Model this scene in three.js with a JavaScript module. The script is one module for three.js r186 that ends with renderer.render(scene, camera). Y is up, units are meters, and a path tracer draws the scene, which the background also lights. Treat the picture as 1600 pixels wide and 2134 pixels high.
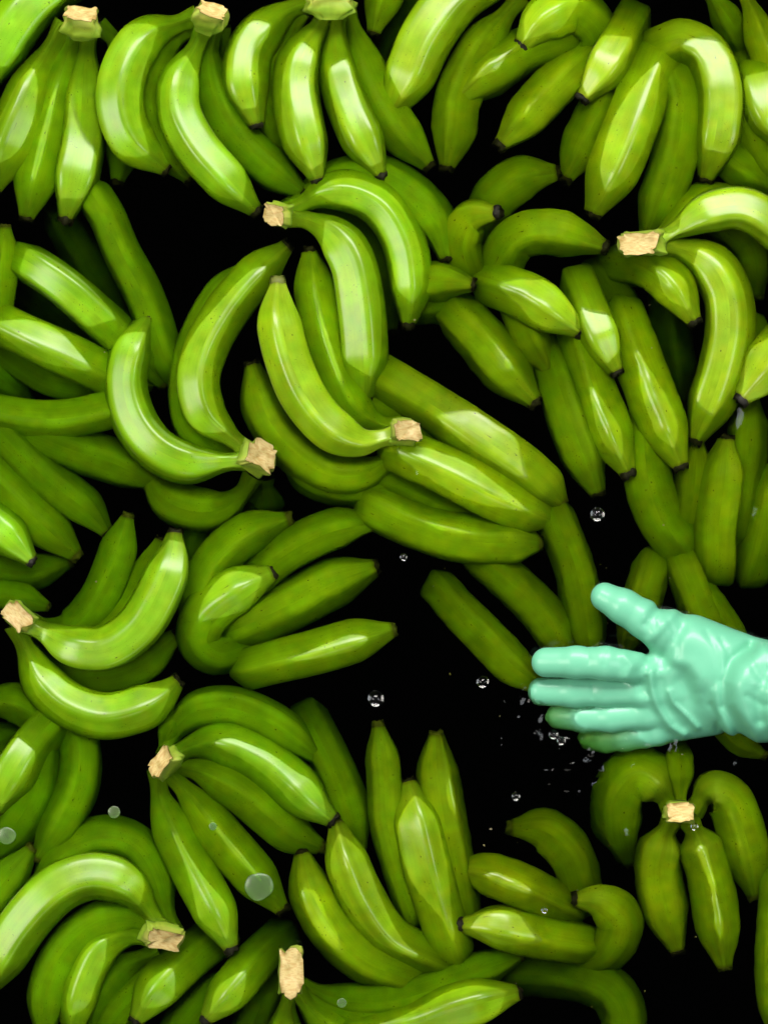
import * as THREE from 'three';
import { mergeGeometries } from 'three/addons/utils/BufferGeometryUtils.js';
import { ImprovedNoise } from 'three/addons/math/ImprovedNoise.js';

// ---------------------------------------------------------------- camera, light, exposure
const K = 0.0004;                 // metres per layout unit on the water surface
const H = 2.2;                    // camera height above the water
const scene = new THREE.Scene();
const camera = new THREE.PerspectiveCamera(2 * Math.atan(1067 * K / H) * 180 / Math.PI, 1600 / 2134, 0.05, 40);
camera.position.set(0, H, 0);
camera.up.set(0, 0, -1);
camera.lookAt(0, 0, 0);
camera.focus = H - 0.008; camera.userData.fStop = 1.2;
scene.add(camera);
scene.background = new THREE.Color(0.012, 0.013, 0.012);

const renderer = new THREE.WebGLRenderer({ antialias: true });
renderer.setSize(767, 1024);
renderer.toneMapping = THREE.LinearToneMapping;
renderer.toneMappingExposure = 1.92;
renderer.shadowMap.enabled = true;

// daylight through the open sides of the packing shed: broad soft lamps on three sides, none overhead
function softLamp(name, pos, target, w, h, intensity, color) {
  const l = new THREE.RectAreaLight(color, intensity, w, h);
  l.name = name; l.position.set(...pos); l.lookAt(...target); scene.add(l);
}
softLamp('daylight_lamp_back', [0.1, 1.9, -1.5], [0, 0, 0], 2.1, 0.9, 8.6, 0xfffaf2);
softLamp('daylight_lamp_left', [-1.45, 1.75, 0.1], [0, 0, 0], 1.0, 1.0, 5, 0xfff8ee);
softLamp('daylight_lamp_right', [1.3, 1.8, 0.2], [0, 0, 0], 0.9, 0.8, 2.8, 0xf6fbff);
softLamp('daylight_lamp_front', [0.15, 1.7, 1.7], [0, 0, 0], 1.1, 0.7, 0.9, 0xfffaf0);

// ---------------------------------------------------------------- helpers
let seed = 20240607;
const rnd = () => { seed |= 0; seed = seed + 0x6D2B79F5 | 0; let t = Math.imul(seed ^ seed >>> 15, 1 | seed); t = t + Math.imul(t ^ t >>> 7, 61 | t) ^ t; return ((t ^ t >>> 14) >>> 0) / 4294967296; };
const rr = (a, b) => a + (b - a) * rnd();
const noise = new ImprovedNoise();
const fbm = (x, y, z) => noise.noise(x, y, z) + 0.5 * noise.noise(2 * x, 2 * y, 2 * z + 7) + 0.25 * noise.noise(4 * x, 4 * y, 4 * z + 13);
const sm = (a, b, x) => { const t = Math.min(1, Math.max(0, (x - a) / (b - a))); return t * t * (3 - 2 * t); };
// layout unit (x right, y down the picture, h above the water) -> metres
const P = (x, y, h) => new THREE.Vector3((x - 800) * K * (1 - h * K / H), h * K, (y - 1067) * K * (1 - h * K / H));
const used = {};
const numbered = n => { const k = used[n] = (used[n] ?? -1) + 1; return k ? `${n}_${String(k).padStart(3, '0')}` : n; };
function tag(o, label, category, group) { o.userData = { label, category, ...(group ? { group } : {}) }; return o; }
function mesh(name, geo, mat, parent) { const m = new THREE.Mesh(geo, mat); m.name = name; m.castShadow = m.receiveShadow = true; parent.add(m); return m; }

// ---------------------------------------------------------------- materials
function tex(n, f, srgb) {                       // f(u,v) -> [r,g,b] 0..1
  const d = new Uint8Array(n * n * 4);
  for (let j = 0; j < n; j++) for (let i = 0; i < n; i++) {
    const c = f(i / n, j / n), o = (j * n + i) * 4;
    for (let k = 0; k < 3; k++) d[o + k] = Math.max(0, Math.min(255, Math.round(255 * c[k])));
    d[o + 3] = 255;
  }
  const t = new THREE.DataTexture(d, n, n); t.wrapS = t.wrapT = THREE.RepeatWrapping;
  t.magFilter = THREE.LinearFilter; t.minFilter = THREE.LinearMipmapLinearFilter; t.generateMipmaps = true;
  if (srgb) t.colorSpace = THREE.SRGBColorSpace; t.needsUpdate = true; return t;
}
// wrapped value noise for tiling maps
function tileNoise(px, py, s) {
  const g = new Float32Array(px * py); let q = s; for (let i = 0; i < g.length; i++) { q = (q * 1664525 + 1013904223) >>> 0; g[i] = q / 4294967296; }
  return (u, v) => { const x = u * px, y = v * py, i = Math.floor(x), j = Math.floor(y), a = x - i, b = y - j, A = a * a * (3 - 2 * a), B = b * b * (3 - 2 * b);
    const G = (m, n) => g[((n % py) + py) % py * px + ((m % px) + px) % px];
    return (G(i, j) * (1 - A) + G(i + 1, j) * A) * (1 - B) + (G(i, j + 1) * (1 - A) + G(i + 1, j + 1) * A) * B; };
}
const streak = tileNoise(96, 5, 3), streak2 = tileNoise(220, 12, 5), cloud = tileNoise(7, 7, 9), fine = tileNoise(160, 160, 21), scar = tileNoise(60, 26, 33), blot = tileNoise(22, 18, 41);
const peelMap = tex(1024, (u, v) => {
  let k = 1 + 0.045 * (streak(u, v) - 0.5) + 0.02 * (streak2(u, v) - 0.5) + 0.16 * (cloud(u, v) - 0.5) + 0.07 * (blot(v, u) - 0.5) + 0.03 * (fine(u, v) - 0.5);
  const s = sm(0.93, 0.985, scar(u, v)) * sm(0.5, 0.75, blot(u, v));
  const p = sm(0.86, 0.96, fine(u, v)) * sm(0.5, 0.75, cloud(v, u)) * 0.6;
  k *= 1 - 0.5 * s - 0.55 * p;
  return [0.9 * k * (1 + 0.10 * (blot(u, v) - 0.5)) + 0.06 * s, 0.90 * k, 0.8 * k + 0.03 * s];
}, true);
const peelRough = tex(512, (u, v) => { const k = 0.82 + 0.22 * (cloud(u, v) - 0.5) + 0.1 * (streak(u, v) - 0.5) + 0.16 * (blot(v, u) - 0.5); return [k, k, k]; });
const peelBump = tex(1024, (u, v) => { const k = 0.5 + 0.05 * (streak(u, v) - 0.5) + 0.5 * (cloud(v, u) - 0.5) + 0.02 * (fine(u, v) - 0.5); return [k, k, k]; });
// gloss along the waterline: the wet film above it shines, below it peel and water nearly match in index
const glossMap = (() => { const n = 64, d = new Uint8Array(n * 4); for (let i = 0; i < n; i++) { const k = Math.round(255 * (0.03 + 0.97 * sm(0.4, 0.6, i / (n - 1)))); d.set([k, k, k, k], i * 4); } const t = new THREE.DataTexture(d, 1, n); t.magFilter = THREE.LinearFilter; t.channel = 1; t.needsUpdate = true; return t; })();
const peel = new THREE.MeshPhysicalMaterial({ color: 0xffffff, vertexColors: true, map: peelMap, roughness: 0.5, roughnessMap: peelRough, bumpMap: peelBump, bumpScale: 0.0002, specularIntensity: 0.4, specularIntensityMap: glossMap, clearcoat: 0.6, clearcoatMap: glossMap, clearcoatRoughness: 0.23 });
const tipMat = new THREE.MeshStandardMaterial({ color: new THREE.Color(0.010, 0.008, 0.005), roughness: 0.75 });
const tipPale = new THREE.MeshStandardMaterial({ color: new THREE.Color(0.11, 0.13, 0.015), roughness: 0.65 });
const crownSkin = new THREE.MeshPhysicalMaterial({ color: 0xffffff, vertexColors: true, map: peelMap, roughness: 0.6, bumpMap: peelBump, bumpScale: 0.001 });
const fib = tileNoise(14, 40, 77), fib2 = tileNoise(120, 120, 78);
const cutMap = tex(256, (u, v) => { const a = sm(0.45, 0.8, fib(u, v)), b = fib2(u, v); const k = 1.0 - 0.06 * a - 0.07 * (b - 0.5);
  return [0.83 * k, 0.74 * k - 0.04 * a, 0.55 * k - 0.06 * a]; }, true);
const cutMat = new THREE.MeshStandardMaterial({ color: 0xffffff, vertexColors: true, map: cutMap, roughness: 0.5, bumpMap: cutMap, bumpScale: 0.0005 });
const waterMat = new THREE.MeshPhysicalMaterial({ color: 0xffffff, roughness: 0, transmission: 1, thickness: 0.4, ior: 1.333, attenuationColor: new THREE.Color(0.41, 0.47, 0.12), attenuationDistance: 0.027 });

// ---------------------------------------------------------------- the setting: dark wash tank and its water
const HANDX = 1230, HANDY = 1500;
function waterHeight(X, Z) {                       // metres
  const x = X / K + 800, y = Z / K + 1067;
  const calm = 0.16 + 0.84 * sm(560, 1000, x + 0.15 * (y - 1000)) * (0.3 + 0.7 * sm(150, 500, y));
  let h = calm * (9e-4 * fbm(X * 11, 0.3, Z * 11) + 1.1e-3 * fbm(X * 26 + 4, 2.3, Z * 21 + 1) + 1.2e-4 * noise.noise(X * 70, 5.1, Z * 60));
  const d = Math.hypot((x - HANDX), (y - HANDY) * 1.1) * K;
  h += 1.05e-3 * Math.sin(d * 330 - 1.2) * Math.exp(-Math.pow((d - 0.045) / 0.035, 2)) * sm(-0.1, 0.45, noise.noise(X * 75, 9, Z * 75) + 0.5 * noise.noise(X * 160, 3, Z * 160));
  const e = Math.hypot(x - 1290, y - 1740) * K; h += 2.5e-4 * Math.sin(e * 420) * Math.exp(-e * e / 0.0012);
  const g = Math.hypot(x - 850, y - 980) * K; h += 6e-4 * Math.sin(g * 420) * Math.exp(-g * g / 0.0012);
  return h;
}
{
  const nx = 300, nz = 360, x0 = -0.42, x1 = 0.42, z0 = -0.53, z1 = 0.53, pos = [], nor = [], idx = [];
  const xs = [-1.3, -0.9, -0.6], zs = [-1.4, -1.0, -0.7];
  const X = [...xs, ...Array.from({ length: nx + 1 }, (_, i) => x0 + (x1 - x0) * i / nx), ...xs.map(v => -v).reverse()];
  const Z = [...zs, ...Array.from({ length: nz + 1 }, (_, i) => z0 + (z1 - z0) * i / nz), ...zs.map(v => -v).reverse()];
  const e = 4e-4, W = X.length;
  for (const z of Z) for (const x of X) {
    const h = waterHeight(x, z);
    pos.push(x, h, z);
    const n = new THREE.Vector3(-(waterHeight(x + e, z) - waterHeight(x - e, z)) / (2 * e), 1, -(waterHeight(x, z + e) - waterHeight(x, z - e)) / (2 * e)).normalize();
    nor.push(n.x, n.y, n.z);
  }
  for (let j = 0; j < Z.length - 1; j++) for (let i = 0; i < W - 1; i++) { const a = j * W + i; idx.push(a, a + W, a + 1, a + 1, a + W, a + W + 1); }
  // sides and underside close the body of water
  const depth = -0.42, face = (ring, n, flip) => {
    const b = pos.length / 3;
    for (const i of ring) { const p = [pos[3 * i], pos[3 * i + 1], pos[3 * i + 2]]; pos.push(...p); nor.push(...n); pos.push(p[0], depth, p[2]); nor.push(...n); }
    for (let i = 0; i < ring.length - 1; i++) { const a = b + 2 * i; if (flip) idx.push(a, a + 2, a + 1, a + 2, a + 3, a + 1); else idx.push(a, a + 1, a + 2, a + 2, a + 1, a + 3); }
  };
  const L = Z.length, row = j => Array.from({ length: W }, (_, i) => j * W + i), col = i => Array.from({ length: L }, (_, j) => j * W + i);
  face(row(0), [0, 0, -1], true); face(row(L - 1), [0, 0, 1], false); face(col(0), [-1, 0, 0], false); face(col(W - 1), [1, 0, 0], true);
  const b = pos.length / 3;
  for (const [x, z] of [[X[0], Z[0]], [X[W - 1], Z[0]], [X[W - 1], Z[L - 1]], [X[0], Z[L - 1]]]) { pos.push(x, depth, z); nor.push(0, -1, 0); }
  idx.push(b, b + 1, b + 2, b, b + 2, b + 3);
  const g = new THREE.BufferGeometry();
  g.setAttribute('position', new THREE.Float32BufferAttribute(pos, 3)); g.setAttribute('normal', new THREE.Float32BufferAttribute(nor, 3)); g.setIndex(idx);
  const w = mesh('water', g, waterMat, scene); w.userData = { kind: 'structure' };
  const fl = new THREE.BoxGeometry(2.9, 0.05, 3.1); fl.translate(0, -0.42, 0);
  mesh('tank_floor', fl, new THREE.MeshStandardMaterial({ color: new THREE.Color(0.02, 0.022, 0.02), roughness: 0.8 }), scene).userData = { kind: 'structure' };
}

// ---------------------------------------------------------------- bananas
// points run from the stem (or the hidden end) to the blossom tip: [x, y, t], t = height of the banana's top above the water
function bananaGeometry(pts, w, opt, origin) {
  const rear = opt.rear, blunt = opt.blunt;
  let P3 = pts.map(([x, y, t = 0]) => P(x, y, (t < 0 ? 0.62 * t - 0.9 * Math.max(0, -t - 52) : t) - w));
  if (rear) { const d = P3[0].clone().sub(P3[1]).setY(0).normalize(); P3.unshift(P3[0].clone().addScaledVector(d, 0.7 * w * K).add(new THREE.Vector3(0, -1.1 * w * K, 0))); }
  const c = new THREE.CatmullRomCurve3(P3, false, 'centripetal'); c.arcLengthDivisions = 300;
  const L = c.getLength(), R = w * K, N = opt.n ?? 56, M = 40;
  // ridged cross-section
  const nf = 5, ph = opt.phase ?? rr(0, 6.28), fa = Array.from({ length: nf }, (_, i) => ph + (i + rr(-0.16, 0.16)) * 2 * Math.PI / nf), fk = fa.map(() => rr(0.93, 1.04));
  const section = (a, p) => { let s = 0; for (let i = 0; i < nf; i++) { const q = Math.cos(a - fa[i]) / fk[i]; if (q > 0) s += Math.pow(q, p); } return Math.pow(s, -1 / p); };
  const prof = s => {
    let r = 1; const e = L - s;
    if (rear) { const q = Math.min(1, s / (1.1 * R)); r *= Math.sqrt(Math.max(0, 1 - (1 - q) * (1 - q))); r = Math.max(r, 0.02); }
    else { r *= 0.30 + 0.70 * Math.pow(sm(0.6 * R, Math.min((opt.neck ?? 3.4) * R, 0.5 * L), s), 0.85); r += 0.2 * (1 - sm(0, 1.5 * R, s)); }
    r *= (0.36 + 0.64 * Math.pow(sm(-0.08 * R, (blunt ? 1.3 : 2.1) * R, e), 0.72));
    return r * (0.97 + 0.06 * sm(0.2, 0.6, s / L) * sm(1, 0.6, s / L));
  };
  const warm = sm(200, 1300, pts[0][0]), tint = [rr(0.95, 1.05) * (0.76 + 0.2 * warm), rr(0.95, 1.05), rr(0.8, 1.2)];
  const rows = N + 1, pos = [], uv = [], wet = [], col = [], gp = [];
  let up = new THREE.Vector3(0, 1, 0), u0 = rnd(), v0 = rnd(); const wob = rr(0, 100), lump = 0.045 * sm(700, 1000, pts[0][0]) * sm(4, -8, pts[1][2]);
  for (let j = 0; j <= N; j++) {
    const f = j / N, u = 0.5 * f + 0.5 * (f < 0.5 ? 2 * f * f : 1 - 2 * (1 - f) * (1 - f)), p = c.getPointAt(u), T = c.getTangentAt(u);
    up.addScaledVector(T, -up.dot(T)).normalize();
    const B = T.clone().cross(up), s = u * L, r = prof(s), e = (L - s) / R;
    for (let i = 0; i <= M; i++) {
      const a = i / M * 2 * Math.PI, sharp = 12 + 5 * sm(3, 0.5, e) + (rear ? 0 : 6 * sm(3.2, 1, s / R));
      const q = section(a, sharp);
      let k = r * q * R * (1 + 0.022 * noise.noise(Math.cos(a) * 1.1 + wob, Math.sin(a) * 1.1, s / R * 0.55) + lump * noise.noise(Math.cos(a) * 2 + wob, Math.sin(a) * 2, s / R * 1.7));
      const o = p.clone().addScaledVector(up, Math.cos(a) * k).addScaledVector(B, Math.sin(a) * k).sub(origin);
      gp.push(o); pos.push(o.x, o.y, o.z);
      uv.push(u0 + i / M * 0.9, v0 + s / 0.13); wet.push(0.5, Math.min(1, Math.max(0, (o.y + origin.y) / 0.006 + 0.5)));
      // colour: paler yellow-green by stem and tip, ridges a shade darker
      const ends = Math.max(rear ? 0 : sm(2.6, 0.4, s / R), 0.9 * sm(1.6, 0, e)), ridge = sm(1.07, 1.13, q);
      const n = 1 + 0.13 * noise.noise(s / R * 0.6, wob, Math.cos(a) * 0.8) + 0.07 * noise.noise(s / R * 2.2, wob + 9, Math.cos(a) * 2);
      let cr = 0.28 + 0.06 * ends, cg = 0.45 + 0.04 * ends, cb = 0.004 + 0.016 * ends;
      const dk = n * (1 - 0.17 * ridge);
      const br = sm(0.16, 0, e) * 0.6;                     // browning next to the blossom end
      col.push((cr * tint[0] * dk) * (1 - br) + 0.10 * br, (cg * tint[1] * dk) * (1 - br) + 0.07 * br, (cb * tint[2] * dk) * (1 - br) + 0.02 * br);
    }
  }
  const nor = new Float32Array(pos.length), W = M + 1, n = new THREE.Vector3(), A = new THREE.Vector3(), Bv = new THREE.Vector3();
  for (let j = 0; j <= N; j++) for (let i = 0; i <= M; i++) {
    const i0 = (i + M - 1) % M, i1 = (i + 1) % M, j0 = Math.max(0, j - 1), j1 = Math.min(N, j + 1);
    A.subVectors(gp[j * W + i1], gp[j * W + i0]); Bv.subVectors(gp[j1 * W + i], gp[j0 * W + i]);
    n.crossVectors(Bv, A).normalize(); nor.set([n.x, n.y, n.z], (j * W + i) * 3);
  }
  const idx = [];
  for (let j = 0; j < N; j++) for (let i = 0; i < M; i++) { const a = j * W + i; idx.push(a, a + W, a + 1, a + 1, a + W, a + W + 1); }
  // which way round do the faces turn
  const tn = new THREE.Vector3().crossVectors(gp[W * 20 + W].clone().sub(gp[W * 20]), gp[W * 20 + 1].clone().sub(gp[W * 20]));
  const out = gp[W * 20].clone().add(origin).sub(c.getPointAt(0.5 * 20 / N + 0.5 * (2 * (20 / N) ** 2)));
  if (tn.dot(out) < 0) for (let k = 0; k < idx.length; k += 3) [idx[k + 1], idx[k + 2]] = [idx[k + 2], idx[k + 1]];
  const nn = new THREE.Vector3(nor[W * 20 * 3], nor[W * 20 * 3 + 1], nor[W * 20 * 3 + 2]);
  if (nn.dot(out) < 0) for (let k = 0; k < nor.length; k++) nor[k] = -nor[k];
  // end caps
  for (const j of [0, N]) {
    const b = pos.length / 3, cen = c.getPointAt(j / N).sub(origin), T = c.getTangentAt(j / N).multiplyScalar(j ? 1 : -1), nr = [];
    pos.push(cen.x + T.x * 0.0006, cen.y + T.y * 0.0006, cen.z + T.z * 0.0006); nr.push(T.x, T.y, T.z); uv.push(0, 0); wet.push(0.5, 0.5); col.push(0.12, 0.13, 0.02);
    for (let i = 0; i < M; i++) idx.push(b, j * W + i, j * W + i + 1);
    nor2.push(...nr);
  }
  const g = new THREE.BufferGeometry();
  const allN = new Float32Array(pos.length); allN.set(nor); allN.set(nor2.splice(0), nor.length);
  g.setAttribute('position', new THREE.Float32BufferAttribute(pos, 3)); g.setAttribute('normal', new THREE.Float32BufferAttribute(allN, 3));
  g.setAttribute('uv', new THREE.Float32BufferAttribute(uv, 2)); g.setAttribute('uv1', new THREE.Float32BufferAttribute(wet, 2)); g.setAttribute('color', new THREE.Float32BufferAttribute(col, 3)); g.setIndex(idx);
  return { g, end: c.getPointAt(1), dir: c.getTangentAt(1), R };
}
const nor2 = [];
function tipGeometry(end, dir, R, origin) {            // the dry blossom remnant: a ragged little cup
  const M = 14, pos = [], idx = [], prof = [[0.34, -0.10], [0.40, 0.01], [0.39, 0.12], [0.33, 0.24], [0.19, 0.18], [0, 0.08]];
  const up = new THREE.Vector3(0.13, 1, 0.21); up.addScaledVector(dir, -up.dot(dir)).normalize(); const B = dir.clone().cross(up);
  const jag = Array.from({ length: M }, () => rr(0.55, 1.35)), len = rr(0.8, 1.25);
  for (const [r, z] of prof) for (let i = 0; i < M; i++) {
    const a = i / M * 6.2832, k = r * R * (0.8 + 0.2 * jag[i]), zz = z * R * len * (z > 0.1 ? jag[i] : 1);
    const o = end.clone().addScaledVector(up, Math.cos(a) * k).addScaledVector(B, Math.sin(a) * k).addScaledVector(dir, zz).sub(origin); pos.push(o.x, o.y, o.z);
  }
  for (let j = 0; j < prof.length - 1; j++) for (let i = 0; i < M; i++) { const a = j * M + i, b = j * M + (i + 1) % M; idx.push(a, b, a + M, b, b + M, a + M); }
  const g = new THREE.BufferGeometry(); g.setAttribute('position', new THREE.Float32BufferAttribute(pos, 3)); g.setIndex(idx); g.computeVertexNormals(); return g;
}
// the cut crown: green flared block whose end face is pale cut tissue
function crown(group, origin, { at, face, roll = 0, a = 34, b = 24, len = 55, flare = 1.15, pale = 1 }) {
  a *= 0.9; b *= 0.9; pale *= 1.06;
  const c = P(...at), d = new THREE.Vector3(face[0], face[2], face[1]).normalize();
  let S = new THREE.Vector3(Math.cos(roll), 0, Math.sin(roll)); S.addScaledVector(d, -S.dot(d)).normalize(); const Tt = d.clone().cross(S);
  const M = 36, sw = rr(0, 50), rad = (i, j) => {
    const q = i / M * 6.2832, n = 4.4, x = Math.sign(Math.cos(q)) * Math.pow(Math.abs(Math.cos(q)), 2 / n) * a, y = Math.sign(Math.sin(q)) * Math.pow(Math.abs(Math.sin(q)), 2 / n) * b;
    const k = 1 + 0.34 * noise.noise(Math.cos(q) * 1.3 + sw, Math.sin(q) * 1.3, j * 0.25) + 0.22 * noise.noise(Math.cos(q) * 3.2 + sw, Math.sin(q) * 3.2, j * 0.5);
    return [x * k, y * k];
  };
  const pt = (x, y, z) => c.clone().addScaledVector(S, x * K).addScaledVector(Tt, y * K).addScaledVector(d, z * K).sub(origin);
  const edge = i => 6 * noise.noise(Math.cos(i / M * 6.2832) * 1.8 + sw, Math.sin(i / M * 6.2832) * 1.8, 3.3) + 5 * noise.noise(Math.cos(i / M * 6.2832) * 5 + sw, Math.sin(i / M * 6.2832) * 5, 8.3);
  const pos = [], uv = [], col = [], idx = [], rings = 8;
  for (let j = 0; j <= rings; j++) for (let i = 0; i <= M; i++) {
    const f = j / rings, s = 1 + (flare - 1) * Math.sin(f * 1.9) - 0.55 * sm(0.55, 1, f), [x, y] = rad(i % M, j), o = pt(x * s, y * s, -f * len + edge(i % M) * (1 - f));
    pos.push(o.x, o.y, o.z); uv.push(i / M, f * 0.4 + sw);
    const w = sm(0.5, 0, f) * (0.55 + 0.6 * noise.noise(i * 0.3, sw, 1)); col.push(0.26 + 0.16 * w, 0.42 + 0.0 * w, 0.02 + 0.08 * w);
  }
  for (let j = 0; j < rings; j++) for (let i = 0; i < M; i++) { const q = j * (M + 1) + i; idx.push(q, q + 1, q + M + 1, q + 1, q + M + 2, q + M + 1); }
  let g = new THREE.BufferGeometry(); g.setAttribute('position', new THREE.Float32BufferAttribute(pos, 3)); g.setAttribute('uv', new THREE.Float32BufferAttribute(uv, 2)); g.setAttribute('color', new THREE.Float32BufferAttribute(col, 3)); g.setIndex(idx); g.computeVertexNormals();
  const cm = mesh('crown', g, crownSkin, group);
  const fp = [], fu = [], fc = [], fi = [], FR = 7;
  for (let j = 0; j <= FR; j++) for (let i = 0; i < M; i++) {
    const f = j / FR, [x, y] = rad(i, 0), z = 0.4 + edge(i) * f ** 5 + (1 - f * f) * (-3 + 4 * noise.noise(x * f * 0.045 + sw, y * f * 0.045, 0)) + 1.1 * noise.noise(x * f * 0.16, y * f * 0.16, sw) * (f < 1 ? 1 : 0);
    const o = pt(x * f * 0.985, y * f * 0.985, z + 0.6); fp.push(o.x, o.y, o.z); fu.push(x * f / 90 + sw, y * f / 90);
    const br = sm(0.72, 1, f) * 0.75 * sm(-0.35, 0.3, noise.noise(x * 0.05, y * 0.05, sw)) + 0.5 * sm(0.0, 0.5, noise.noise(x * f * 0.05 + sw, y * f * 0.05, 2)); fc.push(pale * (0.84 - 0.42 * br), pale * (0.86 - 0.46 * br), pale * (0.66 - 0.5 * br));
  }
  for (let j = 0; j < FR; j++) for (let i = 0; i < M; i++) { const q = j * M + i, r = j * M + (i + 1) % M; fi.push(q, r, q + M, r, r + M, q + M); }
  g = new THREE.BufferGeometry(); g.setAttribute('position', new THREE.Float32BufferAttribute(fp, 3)); g.setAttribute('uv', new THREE.Float32BufferAttribute(fu, 2)); g.setAttribute('color', new THREE.Float32BufferAttribute(fc, 3)); g.setIndex(fi); g.computeVertexNormals();
  const n0 = new THREE.Vector3().fromBufferAttribute(g.attributes.normal, M * 2); if (n0.dot(d) < 0) { g.setIndex(fi.reverse()); g.computeVertexNormals(); }
  mesh('cut_face', g, cutMat, cm);
}
function bananaBunch(name, label, bananas, crownSpec, opts = {}) {
  const o = new THREE.Group(); o.name = numbered(name); scene.add(o);
  const f = crownSpec ? crownSpec.at : bananas[0].p[0]; const origin = P(f[0], f[1], -60);
  o.position.copy(origin);
  tag(o, label, opts.category ?? 'bananas', opts.group);
  for (const bn of bananas) {
    const b = { rear: !crownSpec, ...bn };
    const { g, end, dir, R } = bananaGeometry(b.p, b.w, b, origin);
    const m = mesh('banana', g, peel, o);
    mesh('blossom_end', tipGeometry(end, dir, R * (b.noTip ? 0.94 : 1), origin), b.noTip ? (rnd() < 0.3 ? tipMat : tipPale) : tipMat, m);
  }
  if (crownSpec) crown(o, origin, crownSpec);
  return o;
}
function singleBanana(label, b) {
  const o = new THREE.Group(); o.name = numbered('loose_banana'); scene.add(o);
  const origin = P(b.p[0][0], b.p[0][1], -60); o.position.copy(origin); tag(o, label, 'banana');
  const { g, end, dir, R } = bananaGeometry(b.p, b.w, { rear: true, ...b }, origin);
  mesh('peel', g, peel, o);
  mesh('blossom_end', tipGeometry(end, dir, R, origin), b.noTip ? tipPale : tipMat, o);
}
const B = (w, p, o = {}) => ({ w, p, ...o });
const BUNCH = 'banana_bunch';

// --- top row
bananaBunch(BUNCH, 'banana bunch hanging straight down from a pale cut crown in the top left corner', [
  B(50, [[140, 50, 10], [118, 90, 5], [82, 165, 2], [38, 270, 10], [-12, 395, 2]]),
  B(42, [[158, 55, 5], [150, 95, -4], [128, 180, -6], [100, 290, -5], [58, 455, -6]]),
  B(47, [[185, 55, 8], [183, 95, 0], [178, 180, -2], [172, 290, 0], [155, 385, 16], [139, 455, 12]]),
  B(40, [[205, 55, -25], [240, 90, -40], [262, 180, -55], [262, 280, -60], [246, 380, -55]]),
], { at: [170, 28, 42], face: [0.05, -0.7, 0.75], a: 38, b: 26, len: 60, pale: 1.05 });
singleBanana('pale green banana cut off by the top left corner of the picture', B(54, [[150, -50, -10], [62, 12, 18], [0, 100, 16], [-40, 200, 0]]));
bananaBunch(BUNCH, 'banana bunch with white cut crown whose outer finger bends round in a C', [
  B(44, [[415, 36, 8], [372, 52, 0], [308, 76, 12], [265, 130, 22], [247, 205, 24], [270, 288, 14], [346, 354, 0]]),
  B(38, [[410, 55, -30], [350, 105, -45], [316, 190, -50], [336, 290, -50], [397, 375, -45]]),
  B(44, [[430, 55, 16], [409, 105, 12], [379, 170, 20], [378, 235, 22], [412, 305, 24], [470, 372, 20], [533, 438, 6]]),
  B(40, [[447, 58, -15], [438, 120, -25], [450, 200, -28], [490, 280, -28], [558, 348, -24], [630, 402, -24]]),
  B(32, [[466, 58, -50], [474, 130, -70], [500, 230, -80], [560, 310, -85]]),
], { at: [442, 20, 48], face: [0.3, -0.6, 0.75], a: 34, b: 24, len: 60, roll: 0.2, pale: 1.15 });
bananaBunch(BUNCH, 'banana bunch at the top edge with two glossy white-lit tips side by side', [
  B(44, [[660, 6, 5], [622, 14, 0], [566, 46, 2], [522, 100, 4], [510, 170, 12], [534, 262, 16]]),
  B(36, [[630, 30, -40], [592, 110, -55], [567, 200, -60], [578, 280, -60], [600, 325, -60]]),
  B(43, [[690, 12, 16], [668, 55, 10], [633, 115, 10], [620, 180, 12], [634, 270, 24], [663, 374, 18]]),
  B(43, [[705, 15, 14], [702, 70, 6], [704, 130, 4], [724, 210, 10], [757, 290, 24], [793, 364, 18]]),
  B(42, [[722, 15, -20], [740, 70, -22], [768, 150, -22], [814, 240, -20], [893, 346, -14]]),
], { at: [690, -6, 36], face: [0, -0.95, 0.4], a: 50, b: 22, len: 45 });
singleBanana('short banana tip poking down from the top edge beside the big curved banana', B(38, [[830, -80, -30], [800, 0, -18], [779, 70, -16]]));
bananaBunch(BUNCH, 'two long bananas from the top edge, the front one big and sweeping down left', [
  B(50, [[1075, -70, -10], [1010, -40, 8], [945, 5, 16], [888, 82, 20], [853, 160, 16], [811, 240, 6]]),
  B(42, [[1085, -5, -20], [1045, 42, -26], [988, 120, -28], [950, 210, -26], [942, 285, -24], [930, 350, -22]], { rear: false }),
  B(42, [[920, -40, -95], [840, 60, -95], [790, 150, -95]]),
]);
bananaBunch(BUNCH, 'fan of five bananas at upper right with dark tips pointing down left', [
  B(45, [[1170, 85, -50], [1090, 108, -26], [1010, 160, -4], [950, 210, 8]]),
  B(45, [[1215, 130, -75], [1238, 65, -45], [1190, 22, -4], [1130, 42, 24], [1086, 94, 24]], { phase: 0.2 }),
  B(43, [[1228, 115, -70], [1195, 145, -20], [1130, 208, -6], [1076, 268, 2], [1043, 302, 4]]),
  B(44, [[1310, 50, -60], [1290, 88, -2], [1256, 145, 24], [1214, 204, 26]]),
  B(42, [[1275, 165, -70], [1240, 250, -46], [1205, 320, -40], [1178, 374, -34]]),
]);
bananaBunch(BUNCH, 'three bananas hanging together near top right, the left one with a long white streak', [
  B(48, [[1368, 130, -20], [1350, 175, 4], [1324, 250, 16], [1288, 340, 14], [1236, 446, 0]]),
  B(46, [[1402, 165, -45], [1416, 225, -28], [1402, 330, -28], [1372, 420, -34], [1345, 500, -50]], { noTip: true }),
  B(47, [[1385, 100, -18], [1420, 88, -2], [1468, 112, 6], [1498, 185, 16], [1494, 280, 14], [1468, 374, 0]]),
]);
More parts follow.
